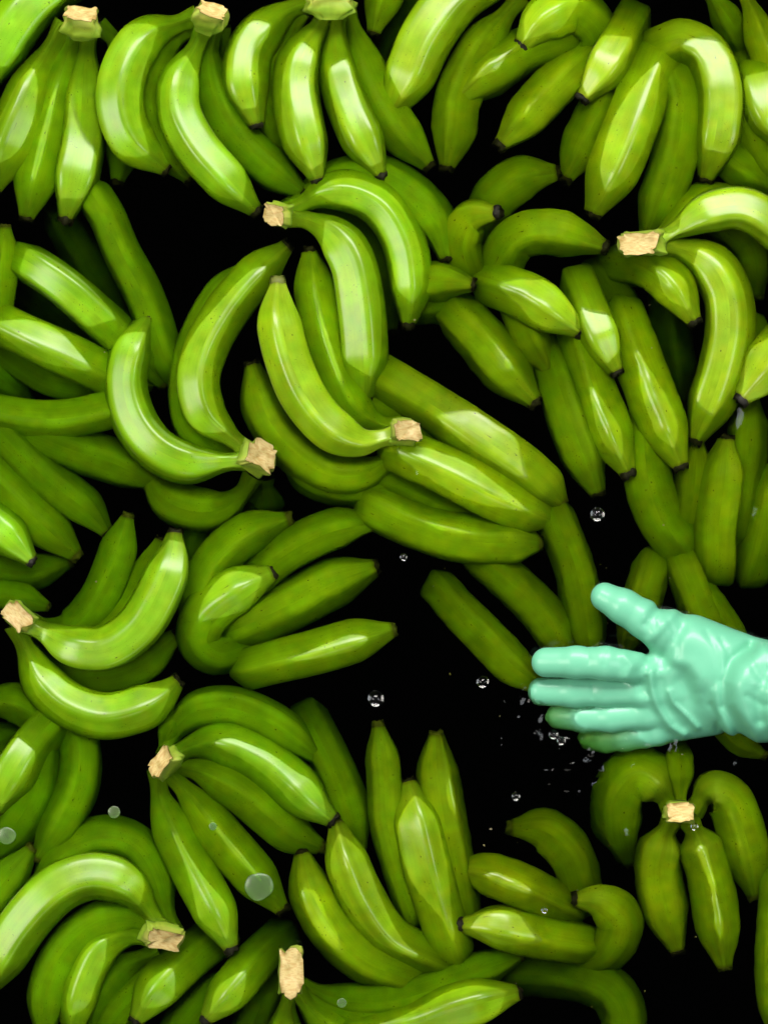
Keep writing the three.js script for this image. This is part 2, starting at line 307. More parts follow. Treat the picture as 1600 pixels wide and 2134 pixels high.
bananaBunch(BUNCH, 'bananas at the right edge with one glossy pale end rising beside the bent banana', [
  B(40, [[1570, 170, 0], [1592, 230, 20], [1640, 310, 10]], { noTip: true }),
  B(42, [[1545, 150, -60], [1552, 250, -50], [1585, 330, -48], [1640, 400, -48]], { noTip: true }),
]);
bananaBunch(BUNCH, 'dull bananas in the top right corner of the picture', [
  B(38, [[1540, -30, -20], [1565, 30, -18], [1595, 110, -18], [1640, 210, -24]], { rear: false, noTip: true }),
  B(30, [[1455, -30, -40], [1490, 10, -45], [1520, 60, -60], [1550, 130, -80]], { rear: false, noTip: true }),
]);
singleBanana('half hidden submerged banana above the curved pair at the right edge', B(40, [[1480, 295, -60], [1540, 350, -50], [1620, 400, -50]], { noTip: true }));

// --- middle
bananaBunch(BUNCH, 'banana bunch with brown cut crown at left, arching right and down in the upper middle', [
  B(41, [[595, 445, 16], [635, 425, 10], [675, 405, 14], [730, 402, 14], [792, 432, 16], [836, 500, 14], [853, 590, 12], [850, 674, 0]]),
  B(42, [[600, 438, -20], [650, 395, -30], [712, 374, -36], [790, 370, -30], [862, 412, -22], [910, 470, -16], [929, 540, -10]]),
  B(45, [[595, 452, 20], [645, 462, 14], [698, 492, 18], [735, 550, 24], [752, 640, 24], [760, 740, 14], [760, 830, 0]]),
  B(40, [[600, 450, -50], [700, 460, -80], [790, 560, -80], [815, 690, -85]]),
], { at: [570, 448, 36], face: [-0.5, 0.12, 0.85], a: 28, b: 23, len: 50, pale: 0.85, roll: 0.15 });
bananaBunch(BUNCH, 'banana bunch in the centre, broad glossy finger, brown crown at lower right', [
  B(47, [[840, 902, 44], [792, 914, 40], [748, 920, 46], [690, 893, 50], [636, 830, 52], [601, 750, 52], [582, 665, 48], [580, 592, 36]], { noTip: true }),
  B(40, [[838, 890, 6], [788, 884, -6], [742, 852, -8], [706, 782, -6], [677, 690, -6], [656, 600, -6], [645, 525, -6]]),
  B(45, [[840, 915, -10], [812, 955, -18], [770, 985, -16], [700, 990, -14], [620, 945, -14], [556, 865, -14], [526, 760, -12]]),
  B(42, [[842, 922, -40], [806, 1000, -58], [740, 1012, -58], [660, 995, -60], [590, 930, -70]]),
], { at: [850, 898, 52], face: [0.3, -0.05, 0.9], a: 30, b: 24, len: 50, pale: 0.85 });
bananaBunch(BUNCH, 'banana bunch left of centre forming a U round its ragged brown crown', [
  B(43, [[520, 958, 34], [448, 964, 26], [390, 964, 28], [328, 935, 28], [282, 876, 20], [263, 800, 14], [275, 730, 14], [310, 662, 8]]),
  B(43, [[525, 948, 24], [472, 905, 16], [428, 862, 16], [411, 800, 18], [426, 730, 10], [470, 650, 2], [532, 575, 0], [597, 515, -4]]),
  B(41, [[525, 960, -20], [455, 935, -34], [402, 890, -38], [390, 820, -40], [404, 730, -40], [462, 615, -40], [520, 555, -40]]),
  B(43, [[530, 990, -12], [506, 1028, -30], [468, 1058, -34], [412, 1064, -36], [350, 1040, -42], [308, 990, -50]]),
  B(40, [[550, 990, -60], [545, 1040, -90], [500, 1080, -100]]),
], { at: [546, 950, 42], face: [0.5, -0.1, 0.8], a: 34, b: 30, len: 60, pale: 0.82, flare: 1.2, roll: 0.3 });
bananaBunch(BUNCH, 'fan of bananas at left with two pale glossy backs breaking the water', [
  B(38, [[200, 415, -20], [222, 450, -18], [256, 530, -22], [302, 620, -28], [340, 730, -44], [370, 810, -70]], { noTip: true, rear: true }),
  B(40, [[62, 548, 0], [90, 565, 18], [145, 605, 22], [212, 665, 2], [290, 740, -36], [340, 800, -60]], { noTip: true }),
  B(43, [[0, 670, -14], [40, 690, 10], [100, 718, 16], [165, 748, 2], [245, 785, -30], [320, 800, -60]], { noTip: true }),
  B(40, [[10, 720, -70], [120, 785, -64], [240, 800, -70]], { noTip: true }),
  B(40, [[140, 470, -100], [190, 560, -96], [270, 700, -96]], { noTip: true }),
  B(40, [[50, 590, -110], [130, 660, -105], [230, 740, -100]], { noTip: true }),
]);
singleBanana('small upright banana end at the left edge beside the glossy fan', B(30, [[-5, 680, -45], [5, 580, -22], [14, 475, -20]], { noTip: true }));
bananaBunch(BUNCH, 'dim underwater bananas at left edge running down right, lowest tip pale and glossy', [
  B(40, [[-40, 850, -24], [60, 870, -18], [140, 872, -18], [240, 850, -24], [300, 830, -50]], { noTip: true }),
  B(42, [[60, 900, -55], [160, 940, -46], [250, 970, -44], [330, 1008, -46]], { noTip: true }),
  B(39, [[-10, 880, -50], [50, 945, -42], [110, 1005, -38], [180, 1060, -34], [224, 1108, -32]], { noTip: true }),
  B(43, [[-50, 950, -30], [10, 1010, -24], [60, 1060, -22], [115, 1112, -22], [160, 1156, -22]], { noTip: true }),
  B(38, [[-60, 1040, -20], [-20, 1080, 10], [20, 1120, 24], [66, 1168, 24]]),
  B(36, [[-30, 1175, -64], [60, 1188, -62], [148, 1170, -60]], { noTip: true }),
  B(40, [[-40, 760, -70], [20, 800, -75], [70, 850, -90]], { noTip: true }),
  B(28, [[-30, 1235, -50], [40, 1243, -48], [102, 1264, -44]], { noTip: true }),
]);
bananaBunch(BUNCH, 'banana bunch at left edge with brown crown, two crescent fingers opening right', [
  B(44, [[40, 1292, 34], [100, 1322, 24], [158, 1350, 32], [225, 1353, 36], [290, 1310, 38], [336, 1235, 36], [360, 1165, 28], [366, 1112, 18]]),
  B(40, [[60, 1290, -30], [180, 1330, -40], [270, 1270, -36], [310, 1200, -32], [338, 1125, -26]], { noTip: true }),
  B(44, [[35, 1300, 22], [64, 1362, 12], [95, 1418, 12], [145, 1463, 14], [215, 1487, 16], [290, 1474, 20], [335, 1450, 18], [370, 1420, 10]]),
  B(42, [[50, 1330, -40], [120, 1395, -52], [220, 1405, -52], [300, 1380, -50], [368, 1325, -48]], { noTip: true }),
  B(36, [[50, 1290, -30], [140, 1312, -44], [200, 1262, -32], [240, 1180, -24], [268, 1078, -20]], { noTip: true }),
], { at: [36, 1285, 46], face: [-0.1, -0.1, 0.95], a: 34, b: 24, len: 55, pale: 0.84, roll: 0.75 });
bananaBunch(BUNCH, 'hand of bananas below centre left, tips fanned right, one hooked finger breaking the water', [
  B(43, [[420, 1290, -60], [422, 1235, -28], [456, 1165, -18], [524, 1110, -16], [600, 1082, -16]], { noTip: true }),
  B(39, [[520, 1225, -60], [590, 1160, -30], [680, 1112, -24], [742, 1096, -24], [778, 1094, -24]], { noTip: true }),
  B(43, [[500, 1345, -60], [450, 1358, -44], [420, 1330, -28], [432, 1280, -2], [492, 1230, 18], [568, 1194, 14]]),
  B(45, [[505, 1305, -30], [545, 1288, -12], [610, 1256, -6], [695, 1212, -6], [782, 1182, -8]], { noTip: true }),
  B(43, [[530, 1388, -26], [575, 1376, -8], [650, 1358, -3], [740, 1332, 4], [818, 1312, 2]], { noTip: true }),
  B(40, [[400, 1120, -80], [395, 1190, -85], [392, 1260, -95]], { noTip: true }),
  B(38, [[470, 1340, -70], [480, 1320, -70], [530, 1310, -75]], { noTip: true }),
]);

// --- lower left
bananaBunch(BUNCH, 'banana bunch lower left of centre, fingers fanned right and down from small crown', [
  B(41, [[345, 1575, -12], [364, 1525, -22], [408, 1482, -20], [478, 1472, -18], [560, 1502, -18], [622, 1545, -20], [664, 1578, -22]], { noTip: true }),
  B(46, [[345, 1588, 12], [394, 1556, -2], [460, 1543, 0], [540, 1574, 0], [610, 1630, 6], [655, 1675, 20], [692, 1706, 20]]),
  B(40, [[350, 1595, -12], [420, 1603, -18], [490, 1635, -18], [560, 1690, -20], [618, 1738, -24], [668, 1762, -34]], { noTip: true }),
  B(45, [[345, 1600, 0], [395, 1655, -8], [460, 1738, -8], [530, 1820, -8], [588, 1892, -10]]),
  B(44, [[330, 1600, 4], [336, 1660, -6], [365, 1732, -6], [406, 1815, -4], [450, 1900, 12], [482, 1974, 20]]),
  B(40, [[650, 1500, -70], [690, 1580, -46], [722, 1660, -44], [752, 1770, -46]], { noTip: true, rear: true }),
  B(24, [[340, 1580, -30], [345, 1545, -40], [365, 1505, -50], [410, 1470, -70]], { noTip: true }),
], { at: [335, 1588, 28], face: [-0.55, -0.2, 0.8], a: 36, b: 22, len: 50, roll: -0.7, pale: 1 });
bananaBunch(BUNCH, 'bananas at left edge below the crescent bunch, one tip pale and out of the water', [
  B(38, [[100, 1500, -60], [30, 1462, -42], [-40, 1470, -45]], { noTip: true }),
  B(43, [[125, 1490, -44], [76, 1542, -14], [32, 1606, 20], [-8, 1690, 18]], { noTip: true }),
  B(42, [[90, 1560, -55], [78, 1645, -38], [20, 1740, -32], [-20, 1790, -30]], { noTip: true }),
  B(41, [[165, 1520, -60], [172, 1575, -28], [164, 1640, -20], [130, 1710, -18], [82, 1786, -18]], { noTip: true }),
  B(36, [[-30, 1560, -60], [10, 1540, -70], [60, 1520, -80]], { noTip: true }),
]);
singleBanana('short banana end at left edge just above the big arching bunch', B(40, [[-60, 1940, -30], [-20, 1880, -14], [25, 1820, -12], [68, 1768, -10]], { noTip: true }));
bananaBunch(BUNCH, 'big arching banana bunch in the bottom left corner with ragged crown', [
  B(41, [[365, 1945, -6], [342, 1880, -22], [322, 1815, -24], [280, 1757, -24], [215, 1742, -24], [140, 1772, -28], [80, 1840, -36]], { noTip: true }),
  B(50, [[345, 1950, 28], [306, 1890, 14], [264, 1840, 22], [200, 1822, 26], [132, 1842, 30], [66, 1902, 32], [16, 1975, 28], [-35, 2070, 18]], { noTip: true }),
  B(43, [[340, 1955, 4], [284, 1914, -8], [216, 1916, -8], [152, 1962, -10], [108, 2040, -12], [92, 2160, -14]], { noTip: true }),
  B(43, [[335, 1962, 14], [270, 1950, 4], [216, 1972, 6], [178, 2040, 8], [152, 2160, 6]], { noTip: true }),
  B(38, [[335, 1975, -20], [262, 2010, -46], [212, 2070, -50], [190, 2160, -50]], { noTip: true }),
], { at: [343, 1958, 38], face: [0.35, 0.25, 0.85], a: 42, b: 24, len: 55, roll: 0.35, pale: 0.85, flare: 1.2 });
bananaBunch(BUNCH, 'bananas at the bottom edge with two bright tips slanting down left out of dark water', [
  B(43, [[450, 1955, -70], [392, 2000, -26], [332, 2060, 12], [286, 2124, 18]], { noTip: true }),
  B(38, [[580, 1950, -80], [532, 2000, -34], [476, 2066, 10], [430, 2122, 18]], { noTip: true }),
  B(40, [[320, 2040, -55], [250, 2110, -44], [205, 2180, -44]], { noTip: true }),
  B(40, [[440, 2070, -60], [370, 2150, -55], [340, 2200, -55]], { noTip: true }),
  B(40, [[560, 2050, -75], [520, 2150, -75], [500, 2220, -75]], { noTip: true }),
]);
bananaBunch(BUNCH, 'banana bunch at the bottom edge with tall upright pale crown stub', [
  B(36, [[606, 2060, 10], [596, 2110, -8], [592, 2160, -8], [600, 2260, -8]], { noTip: true }),
  B(40, [[614, 2060, 10], [655, 2110, -12], [720, 2158, -12], [800, 2180, -12]], { noTip: true }),
  B(37, [[620, 2045, -20], [700, 2075, -38], [800, 2080, -34], [920, 2048, -36], [1010, 2012, -40], [1082, 1988, -46]], { noTip: true }),
  B(46, [[630, 2070, -30], [720, 2150, -10], [850, 2136, 4], [950, 2102, 22], [1020, 2082, 20], [1078, 2068, 12]], { noTip: true }),
  B(36, [[622, 2055, -20], [690, 2100, -40], [770, 2120, -42], [860, 2110, -50]], { noTip: true }),
], { at: [606, 2024, 50], face: [0.0, -0.22, 0.95], a: 26, b: 52, len: 60, pale: 0.95, flare: 1.0 });
bananaBunch(BUNCH, 'five bananas standing upward at bottom centre, two with flat pale sides out of water', [
  B(43, [[850, 2030, -50], [762, 1998, -8], [694, 1935, 0], [652, 1860, 2], [630, 1776, -4]], { noTip: true }),
  B(45, [[890, 1985, -40], [812, 1945, 0], [758, 1870, 14], [724, 1790, 18], [702, 1714, 8]], { noTip: true }),
  B(36, [[860, 1890, -50], [828, 1800, -24], [804, 1700, -18], [798, 1600, -18], [788, 1512, -18]], { noTip: true }),
  B(44, [[938, 1965, -20], [920, 1900, 0], [896, 1820, 16], [873, 1720, 18], [850, 1628, 4]], { noTip: true }),
  B(42, [[960, 1900, -60], [945, 1810, -30], [924, 1700, -14], [909, 1600, -12], [908, 1530, -12]], { noTip: true }),
]);

// --- lower right
bananaBunch(BUNCH, 'submerged bananas at lower right of centre whose black tips point left', [
  B(43, [[1210, 1860, -70], [1186, 1775, -50], [1132, 1725, -44], [1064, 1722, -42]], { noTip: true }),
  B(43, [[1172, 1884, -56], [1095, 1848, -12], [1010, 1816, -8], [942, 1808, -10]], { noTip: true }),
  B(43, [[1205, 1960, -34], [1115, 1945, -2], [1032, 1928, 20], [962, 1926, 20]]),
  B(43, [[1210, 1995, -75], [1265, 1968, -48], [1284, 1912, -22], [1246, 1876, 2], [1198, 1872, 6]]),
]);
singleBanana('bent banana deep under water near the bottom edge right of centre', B(43, [[1080, 2020, -85], [1180, 2028, -70], [1268, 2060, -56], [1298, 2125, -46], [1250, 2200, -40]], { noTip: true }));
bananaBunch(BUNCH, 'splayed banana bunch below the glove with a small white cut crown in the middle', [
  B(48, [[1402, 1700, -4], [1382, 1742, -6], [1368, 1805, -15], [1382, 1890, -14], [1408, 1978, -10]], { noTip: true, neck: 1.5 }),
  B(45, [[1432, 1700, -4], [1454, 1748, -6], [1480, 1825, -18], [1495, 1915, -16], [1508, 2012, -10]], { noTip: true, neck: 1.5 }),
  B(46, [[1440, 1690, -8], [1472, 1648, -10], [1512, 1658, -12], [1545, 1745, -18], [1568, 1862, -32]], { noTip: true, neck: 1.5 }),
  B(48, [[1400, 1688, -8], [1372, 1642, -8], [1328, 1612, -10], [1292, 1650, -30], [1288, 1720, -56], [1305, 1790, -75]], { noTip: true, neck: 1.5 }),
  B(32, [[1415, 1688, -10], [1413, 1640, -26], [1410, 1590, -50], [1408, 1540, -80]], { noTip: true }),
], { at: [1416, 1692, 16], face: [-0.02, -0.12, 0.98], a: 32, b: 22, len: 40, pale: 1.15 });
singleBanana('thin slice of a banana at the bottom right edge of the picture', B(38, [[1618, 1830, -20], [1612, 2000, -12], [1618, 2160, -12]], { noTip: true }));

// --- right of centre
bananaBunch(BUNCH, 'three long wet bananas slanting down right beside the central crown', [
  B(46, [[815, 795, -22], [900, 846, -6], [1000, 912, 8], [1090, 976, 0], [1168, 1048, -20]], { noTip: true, blunt: true, rear: true }),
  B(45, [[835, 942, -2], [930, 984, 14], [1032, 1036, 6], [1145, 1085, -16]], { noTip: true, blunt: true }),
  B(45, [[790, 1062, -14], [870, 1098, -4], [980, 1126, -6], [1122, 1132, -20]], { noTip: true, blunt: true }),
  B(40, [[750, 850, -60], [860, 900, -64], [960, 980, -66]], { noTip: true }),
  B(40, [[800, 1000, -62], [900, 1045, -62], [1010, 1075, -66]], { noTip: true }),
]);
bananaBunch(BUNCH, 'submerged bananas running under the fingers of the glove', [
  B(41, [[925, 1235, -60], [960, 1275, -46], [1005, 1320, -36], [1070, 1388, -28], [1128, 1432, -24]], { noTip: true }),
  B(41, [[1010, 1170, -60], [1072, 1222, -48], [1132, 1285, -42], [1190, 1380, -40]], { noTip: true }),
  B(42, [[1158, 1085, -48], [1194, 1180, -42], [1214, 1275, -42], [1230, 1390, -44]], { noTip: true }),
]);
bananaBunch(BUNCH, 'blunt banana ends behind the thumb of the glove', [
  B(38, [[1352, 1190, -36], [1335, 1250, -30], [1300, 1360, -34]], { noTip: true }),
  B(38, [[1420, 1185, -36], [1446, 1250, -30], [1490, 1360, -32]], { noTip: true }),
  B(26, [[1470, 1240, -50], [1504, 1290, -42], [1550, 1370, -42]], { noTip: true }),
]);
singleBanana('small banana end showing under the cuff of the glove', B(30, [[1500, 1500, -50], [1545, 1545, -36], [1588, 1572, -32]], { noTip: true }));
bananaBunch(BUNCH, 'bananas at upper right of centre with black tips pointing right', [
  B(41, [[1005, 480, -75], [1032, 415, -52], [1088, 374, -40], [1158, 362, -30]]),
  B(41, [[975, 560, -60], [960, 500, -30], [984, 452, -2], [1034, 444, 22]]),
  B(44, [[1040, 565, -60], [1075, 500, -26], [1135, 484, -14], [1200, 496, -6], [1256, 515, 2]]),
  B(40, [[868, 592, -42], [925, 587, -14], [984, 594, 2]]),
  B(40, [[880, 640, -70], [940, 640, -70], [1010, 650, -80]], { noTip: true }),
]);
bananaBunch(BUNCH, 'bananas right of centre pointing down right, the top one white at its tip', [
  B(46, [[1034, 592, -34], [1062, 600, 0], [1110, 620, 14], [1160, 654, 28], [1206, 689, 22]]),
  B(48, [[960, 668, -26], [1010, 722, -6], [1066, 790, 2], [1112, 838, 4]]),
  B(38, [[1080, 650, -60], [1106, 712, -46], [1142, 774, -36]]),
]);
bananaBunch(BUNCH, 'fan of four ringed bananas at right with tips pointing down', [
  B(46, [[1140, 745, -70], [1176, 852, -28], [1212, 950, -20], [1242, 1028, -18]]),
  B(47, [[1205, 720, -50], [1236, 820, -16], [1275, 915, 10], [1307, 984, 16]]),
  B(46, [[1300, 672, -34], [1336, 768, -8], [1376, 872, 6], [1416, 970, 12]]),
  B(40, [[1208, 600, -36], [1236, 670, 2], [1264, 735, 14], [1283, 774, 16]]),
  B(40, [[1250, 580, -80], [1290, 640, -80], [1310, 720, -90]], { noTip: true }),
  B(40, [[1385, 640, -95], [1395, 740, -95], [1420, 840, -95]], { noTip: true }),
]);
bananaBunch(BUNCH, 'banana bunch at the right edge with squared pale crown and two big curved fingers', [
  B(43, [[1360, 506, 32], [1415, 474, 22], [1478, 440, 28], [1550, 434, 30], [1620, 480, 28], [1660, 560, 20]], { noTip: true }),
  B(46, [[1360, 510, 24], [1418, 522, 14], [1470, 548, 18], [1508, 608, 20], [1516, 685, 20], [1500, 770, 18], [1472, 850, 10], [1446, 915, 0]]),
  B(43, [[1290, 555, -64], [1345, 560, -30], [1398, 598, 10], [1444, 670, 16]], { rear: true }),
  B(32, [[1360, 505, 0], [1415, 450, -24], [1452, 420, -36], [1520, 395, -56]], { noTip: true }),
  B(42, [[1500, 470, -75], [1560, 520, -70], [1572, 620, -74]], { noTip: true, rear: true }),
], { at: [1328, 508, 48], face: [-0.32, 0.12, 0.92], a: 46, b: 26, len: 55, roll: -0.05, pale: 1.0 });
singleBanana('glossy white-lit banana tip coming in from the right edge', B(45, [[1660, 690, -20], [1605, 765, 28], [1546, 831, 32]]));
bananaBunch(BUNCH, 'submerged bananas standing up along the right side below the long curved finger', [
  B(43, [[1335, 900, -50], [1344, 990, -36], [1372, 1080, -36], [1438, 1165, -46]], { noTip: true, blunt: true }),
  B(42, [[1490, 1170, -34], [1492, 1090, -14], [1504, 1000, -10], [1513, 914, -8]]),
  B(39, [[1530, 1095, -60], [1550, 960, -52], [1560, 820, -56]], { noTip: true }),
  B(38, [[1430, 1085, -60], [1442, 1000, -54], [1448, 910, -54]], { noTip: true }),
  B(41, [[1565, 1180, -60], [1592, 1085, -36], [1620, 960, -32]], { noTip: true }),
  B(36, [[1555, 690, -60], [1560, 730, -60], [1530, 800, -70]], { noTip: true }),
]);

// ---------------------------------------------------------------- the rubber glove on a reaching hand
{
  const V = (x, y, h) => new THREE.Vector3(x, y, h);
  const seg = (a, b, ra, rb, sq = 1) => ({ a: V(...a), b: V(...b), ra, rb, sq });
  const chain = (pts) => pts.slice(1).map((p, i) => seg(pts[i].slice(0, 3), p.slice(0, 3), pts[i][3], p[3]));
  const fingers = [
    chain([[1138, 1380, 26, 31], [1200, 1380, 44, 33], [1262, 1382, 58, 34], [1330, 1392, 50, 33]]),
    chain([[1128, 1441, -16, 29], [1195, 1442, -3, 31], [1262, 1441, 8, 32], [1335, 1440, 18, 32]]),
    chain([[1162, 1492, -34, 26], [1215, 1497, -20, 28], [1275, 1496, -6, 29], [1345, 1490, 4, 30]]),
    chain([[1226, 1538, -50, 24], [1262, 1541, -40, 26], [1300, 1538, -28, 27], [1365, 1525, -12, 30]]),
    chain([[1259, 1244, 40, 30], [1298, 1264, 52, 35], [1345, 1292, 52, 39], [1395, 1322, 42, 44], [1440, 1360, 30, 50]]),
  ];
  for (const ch of fingers.slice(0, 4)) for (const q of ch) q.flat = 1.3;
  const palm = [
    seg([1350, 1400, 26], [1500, 1390, 34], 40, 56), seg([1350, 1440, 12], [1490, 1430, 20], 40, 58), seg([1360, 1485, -8], [1490, 1465, 4], 40, 54), seg([1380, 1515, -24], [1480, 1490, -8], 34, 44),
    seg([1400, 1330, 34], [1500, 1380, 36], 46, 56), seg([1440, 1350, 36], [1510, 1400, 40], 58, 60),
    seg([1440, 1342, 36], [1570, 1398, 44], 60, 68),
    seg([1490, 1400, 36], [1560, 1430, 44], 66, 66), seg([1500, 1450, 22], [1560, 1450, 36], 58, 66),
  ];
  const cuff = [seg([1560, 1425, 50], [1660, 1435, 70], 92, 100), seg([1565, 1460, 40], [1660, 1455, 60], 86, 96), seg([1660, 1445, 66], [1960, 1470, 200], 100, 112)];
  const dist = (p, s) => { const flat = s.flat ?? 1; const bx = s.b.x - s.a.x, by = s.b.y - s.a.y, bz = (s.b.z - s.a.z) * flat, ax = p.x - s.a.x, ay = p.y - s.a.y, az = (p.z - s.a.z) * flat; const t = Math.max(0, Math.min(1, (ax * bx + ay * by + az * bz) / (bx * bx + by * by + bz * bz))); return Math.hypot(ax - bx * t, ay - by * t, az - bz * t) - (s.ra + (s.rb - s.ra) * t); };
  const smin = (a, b, k) => { const h = Math.max(k - Math.abs(a - b), 0) / k; return Math.min(a, b) - h * h * k * 0.25; };
  const line = (pts) => (x, y) => { let m = 1e9; for (let i = 1; i < pts.length; i++) { const [ax, ay] = pts[i - 1], [bx, by] = pts[i], vx = bx - ax, vy = by - ay, t = Math.max(0, Math.min(1, ((x - ax) * vx + (y - ay) * vy) / (vx * vx + vy * vy))); m = Math.min(m, Math.hypot(x - ax - vx * t, y - ay - vy * t)); } return m; };
  const marks = [   // [distance to a line, depth (+ groove, - fold), width]
    [line([[1560, 1350], [1524, 1376], [1508, 1420], [1512, 1470], [1538, 1520], [1556, 1545]]), 15, 14],
    [line([[1590, 1356], [1556, 1390], [1542, 1430], [1548, 1480], [1570, 1530]]), -6, 16],
    [line([[1600, 1400], [1580, 1440], [1584, 1500]]), 8, 13],
    [line([[1356, 1400], [1356, 1435], [1370, 1475], [1396, 1514], [1424, 1534]]), -7, 9],
    [line([[1376, 1420], [1380, 1450], [1396, 1486], [1424, 1512]]), 3, 11],
    [line([[1394, 1442], [1402, 1466], [1428, 1490], [1452, 1516]]), -5, 7],
    [line([[1346, 1376], [1334, 1402], [1338, 1440]]), 8, 13],
    [line([[1396, 1250], [1366, 1268], [1346, 1300]]), 6, 10],
    [line([[1404, 1276], [1378, 1306], [1352, 1336]]), -7, 12],
    [line([[1420, 1310], [1394, 1346], [1378, 1384]]), 6, 13],
    [line([[1300, 1366], [1314, 1386], [1304, 1410]]), -5, 10],
    [line([[1404, 1376], [1440, 1384], [1460, 1414], [1454, 1450]]), -5, 16],
    [line([[1420, 1420], [1436, 1450]]), 7, 20],
    [line([[1470, 1316], [1490, 1350], [1496, 1392], [1486, 1430]]), 2, 7],
    [line([[1500, 1330], [1516, 1360]]), 2, 6], [line([[1376, 1262], [1362, 1290], [1366, 1312]]), 2.2, 5],
    [line([[1390, 1290], [1410, 1330], [1414, 1370]]), 1.6, 7], [line([[1560, 1372], [1580, 1410], [1612, 1430]]), 3, 8],
    [line([[1556, 1450], [1590, 1470], [1620, 1468]]), 3, 8], [line([[1480, 1470], [1496, 1500], [1490, 1528]]), 2, 7],
    [line([[1346, 1412], [1350, 1452]]), 3, 4.5], [line([[1222, 1352], [1226, 1380]]), 1.6, 4.5], [line([[1262, 1355], [1258, 1384]]), 1.6, 4.5], [line([[1232, 1420], [1234, 1452]]), 1.6, 4.5],
  ];
  const field = p => {
    let f = 1e9; for (const ch of fingers) { let c = 1e9; for (const s of ch) c = smin(c, dist(p, s), 10); f = smin(f, c, ch === fingers[4] ? 14 : 3); }
    let m = 1e9; for (const s of palm) m = smin(m, dist(p, s), 18);
    let c = 1e9; for (const s of cuff) c = smin(c, dist(p, s), 14);
    let d = smin(smin(f, m, 14), c, 10);
    if (d < 30) { for (const [ln, amp, wd] of marks) { const q = ln(p.x, p.y) / wd; if (q < 3) d += amp * Math.exp(-q * q) * sm(-30, 30, p.z); }
      d += 1.6 * noise.noise(p.x * 0.011, p.y * 0.013, p.z * 0.011);
      d += sm(1500, 1560, p.x) * 3.5 * noise.noise(p.x * 0.012 + 3, p.y * 0.018, p.z * 0.018); }
    return d;
  };
  // surface nets
  const c = 5, x0 = 1070, y0 = 1180, z0 = -110, nx = 180, ny = 90, nz = 86, F = new Float32Array(nx * ny * nz), q = V(0, 0, 0), id = (i, j, k) => (k * ny + j) * nx + i;
  for (let k = 0; k < nz; k++) for (let j = 0; j < ny; j++) for (let i = 0; i < nx; i++) F[id(i, j, k)] = field(q.set(x0 + i * c, y0 + j * c, z0 + k * c));
  const vid = new Int32Array(nx * ny * nz).fill(-1), pos = [], nor = [], idx = [], origin = P(1450, 1430, 0);
  for (let k = 0; k < nz - 1; k++) for (let j = 0; j < ny - 1; j++) for (let i = 0; i < nx - 1; i++) {
    let n = 0, sx = 0, sy = 0, sz = 0; const v = (a, b, d) => F[id(i + a, j + b, k + d)];
    const E = (a, b, d, a2, b2, d2) => { const f = v(a, b, d), g = v(a2, b2, d2); if ((f < 0) !== (g < 0)) { const t = f / (f - g); sx += a + (a2 - a) * t; sy += b + (b2 - b) * t; sz += d + (d2 - d) * t; n++; } };
    for (let a = 0; a < 2; a++) for (let b = 0; b < 2; b++) { E(0, a, b, 1, a, b); E(a, 0, b, a, 1, b); E(a, b, 0, a, b, 1); }
    if (!n) continue;
    const p = V(x0 + (i + sx / n) * c, y0 + (j + sy / n) * c, z0 + (k + sz / n) * c);
    const e = 3.2, g = V(field(V(p.x + e, p.y, p.z)) - field(V(p.x - e, p.y, p.z)), field(V(p.x, p.y + e, p.z)) - field(V(p.x, p.y - e, p.z)), field(V(p.x, p.y, p.z + e)) - field(V(p.x, p.y, p.z - e))).normalize();
    p.addScaledVector(g, -Math.max(-3, Math.min(3, field(p))));
    vid[id(i, j, k)] = pos.length / 3; const w = P(p.x, p.y, p.z).sub(origin); pos.push(w.x, w.y, w.z); nor.push(g.x, g.z, g.y);
  }
  const quad = (a, b, d, e, flip) => { if (a < 0 || b < 0 || d < 0 || e < 0) return; if (flip) idx.push(a, d, b, b, d, e); else idx.push(a, b, d, b, e, d); };
  for (let k = 1; k < nz - 1; k++) for (let j = 1; j < ny - 1; j++) for (let i = 1; i < nx - 1; i++) {
    const f = F[id(i, j, k)] < 0, g = (a, b, d) => vid[id(i - a, j - b, k - d)];
    if (f !== F[id(i + 1, j, k)] < 0) quad(g(0, 1, 1), g(0, 0, 1), g(0, 1, 0), g(0, 0, 0), f);
    if (f !== F[id(i, j + 1, k)] < 0) quad(g(1, 0, 1), g(1, 0, 0), g(0, 0, 1), g(0, 0, 0), f);
    if (f !== F[id(i, j, k + 1)] < 0) quad(g(1, 1, 0), g(0, 1, 0), g(1, 0, 0), g(0, 0, 0), f);
  }
  const gg = new THREE.BufferGeometry(); gg.setAttribute('position', new THREE.Float32BufferAttribute(pos, 3)); gg.setAttribute('normal', new THREE.Float32BufferAttribute(nor, 3)); gg.setIndex(idx);
  const uvs = []; for (let i = 0; i < pos.length; i += 3) uvs.push(pos[i] / 0.05, pos[i + 2] / 0.05);
  gg.setAttribute('uv', new THREE.Float32BufferAttribute(uvs, 2));
    const gm = new THREE.MeshPhysicalMaterial({ color: new THREE.Color(0.15, 0.52, 0.33), roughness: 0.45, clearcoat: 0.25, clearcoatRoughness: 0.143 });
  const m = mesh('rubber_glove', gg, gm, scene); m.position.copy(origin);
  tag(m, 'mint green rubber glove on a hand reaching in from the right, fingertips in water', 'glove');
}

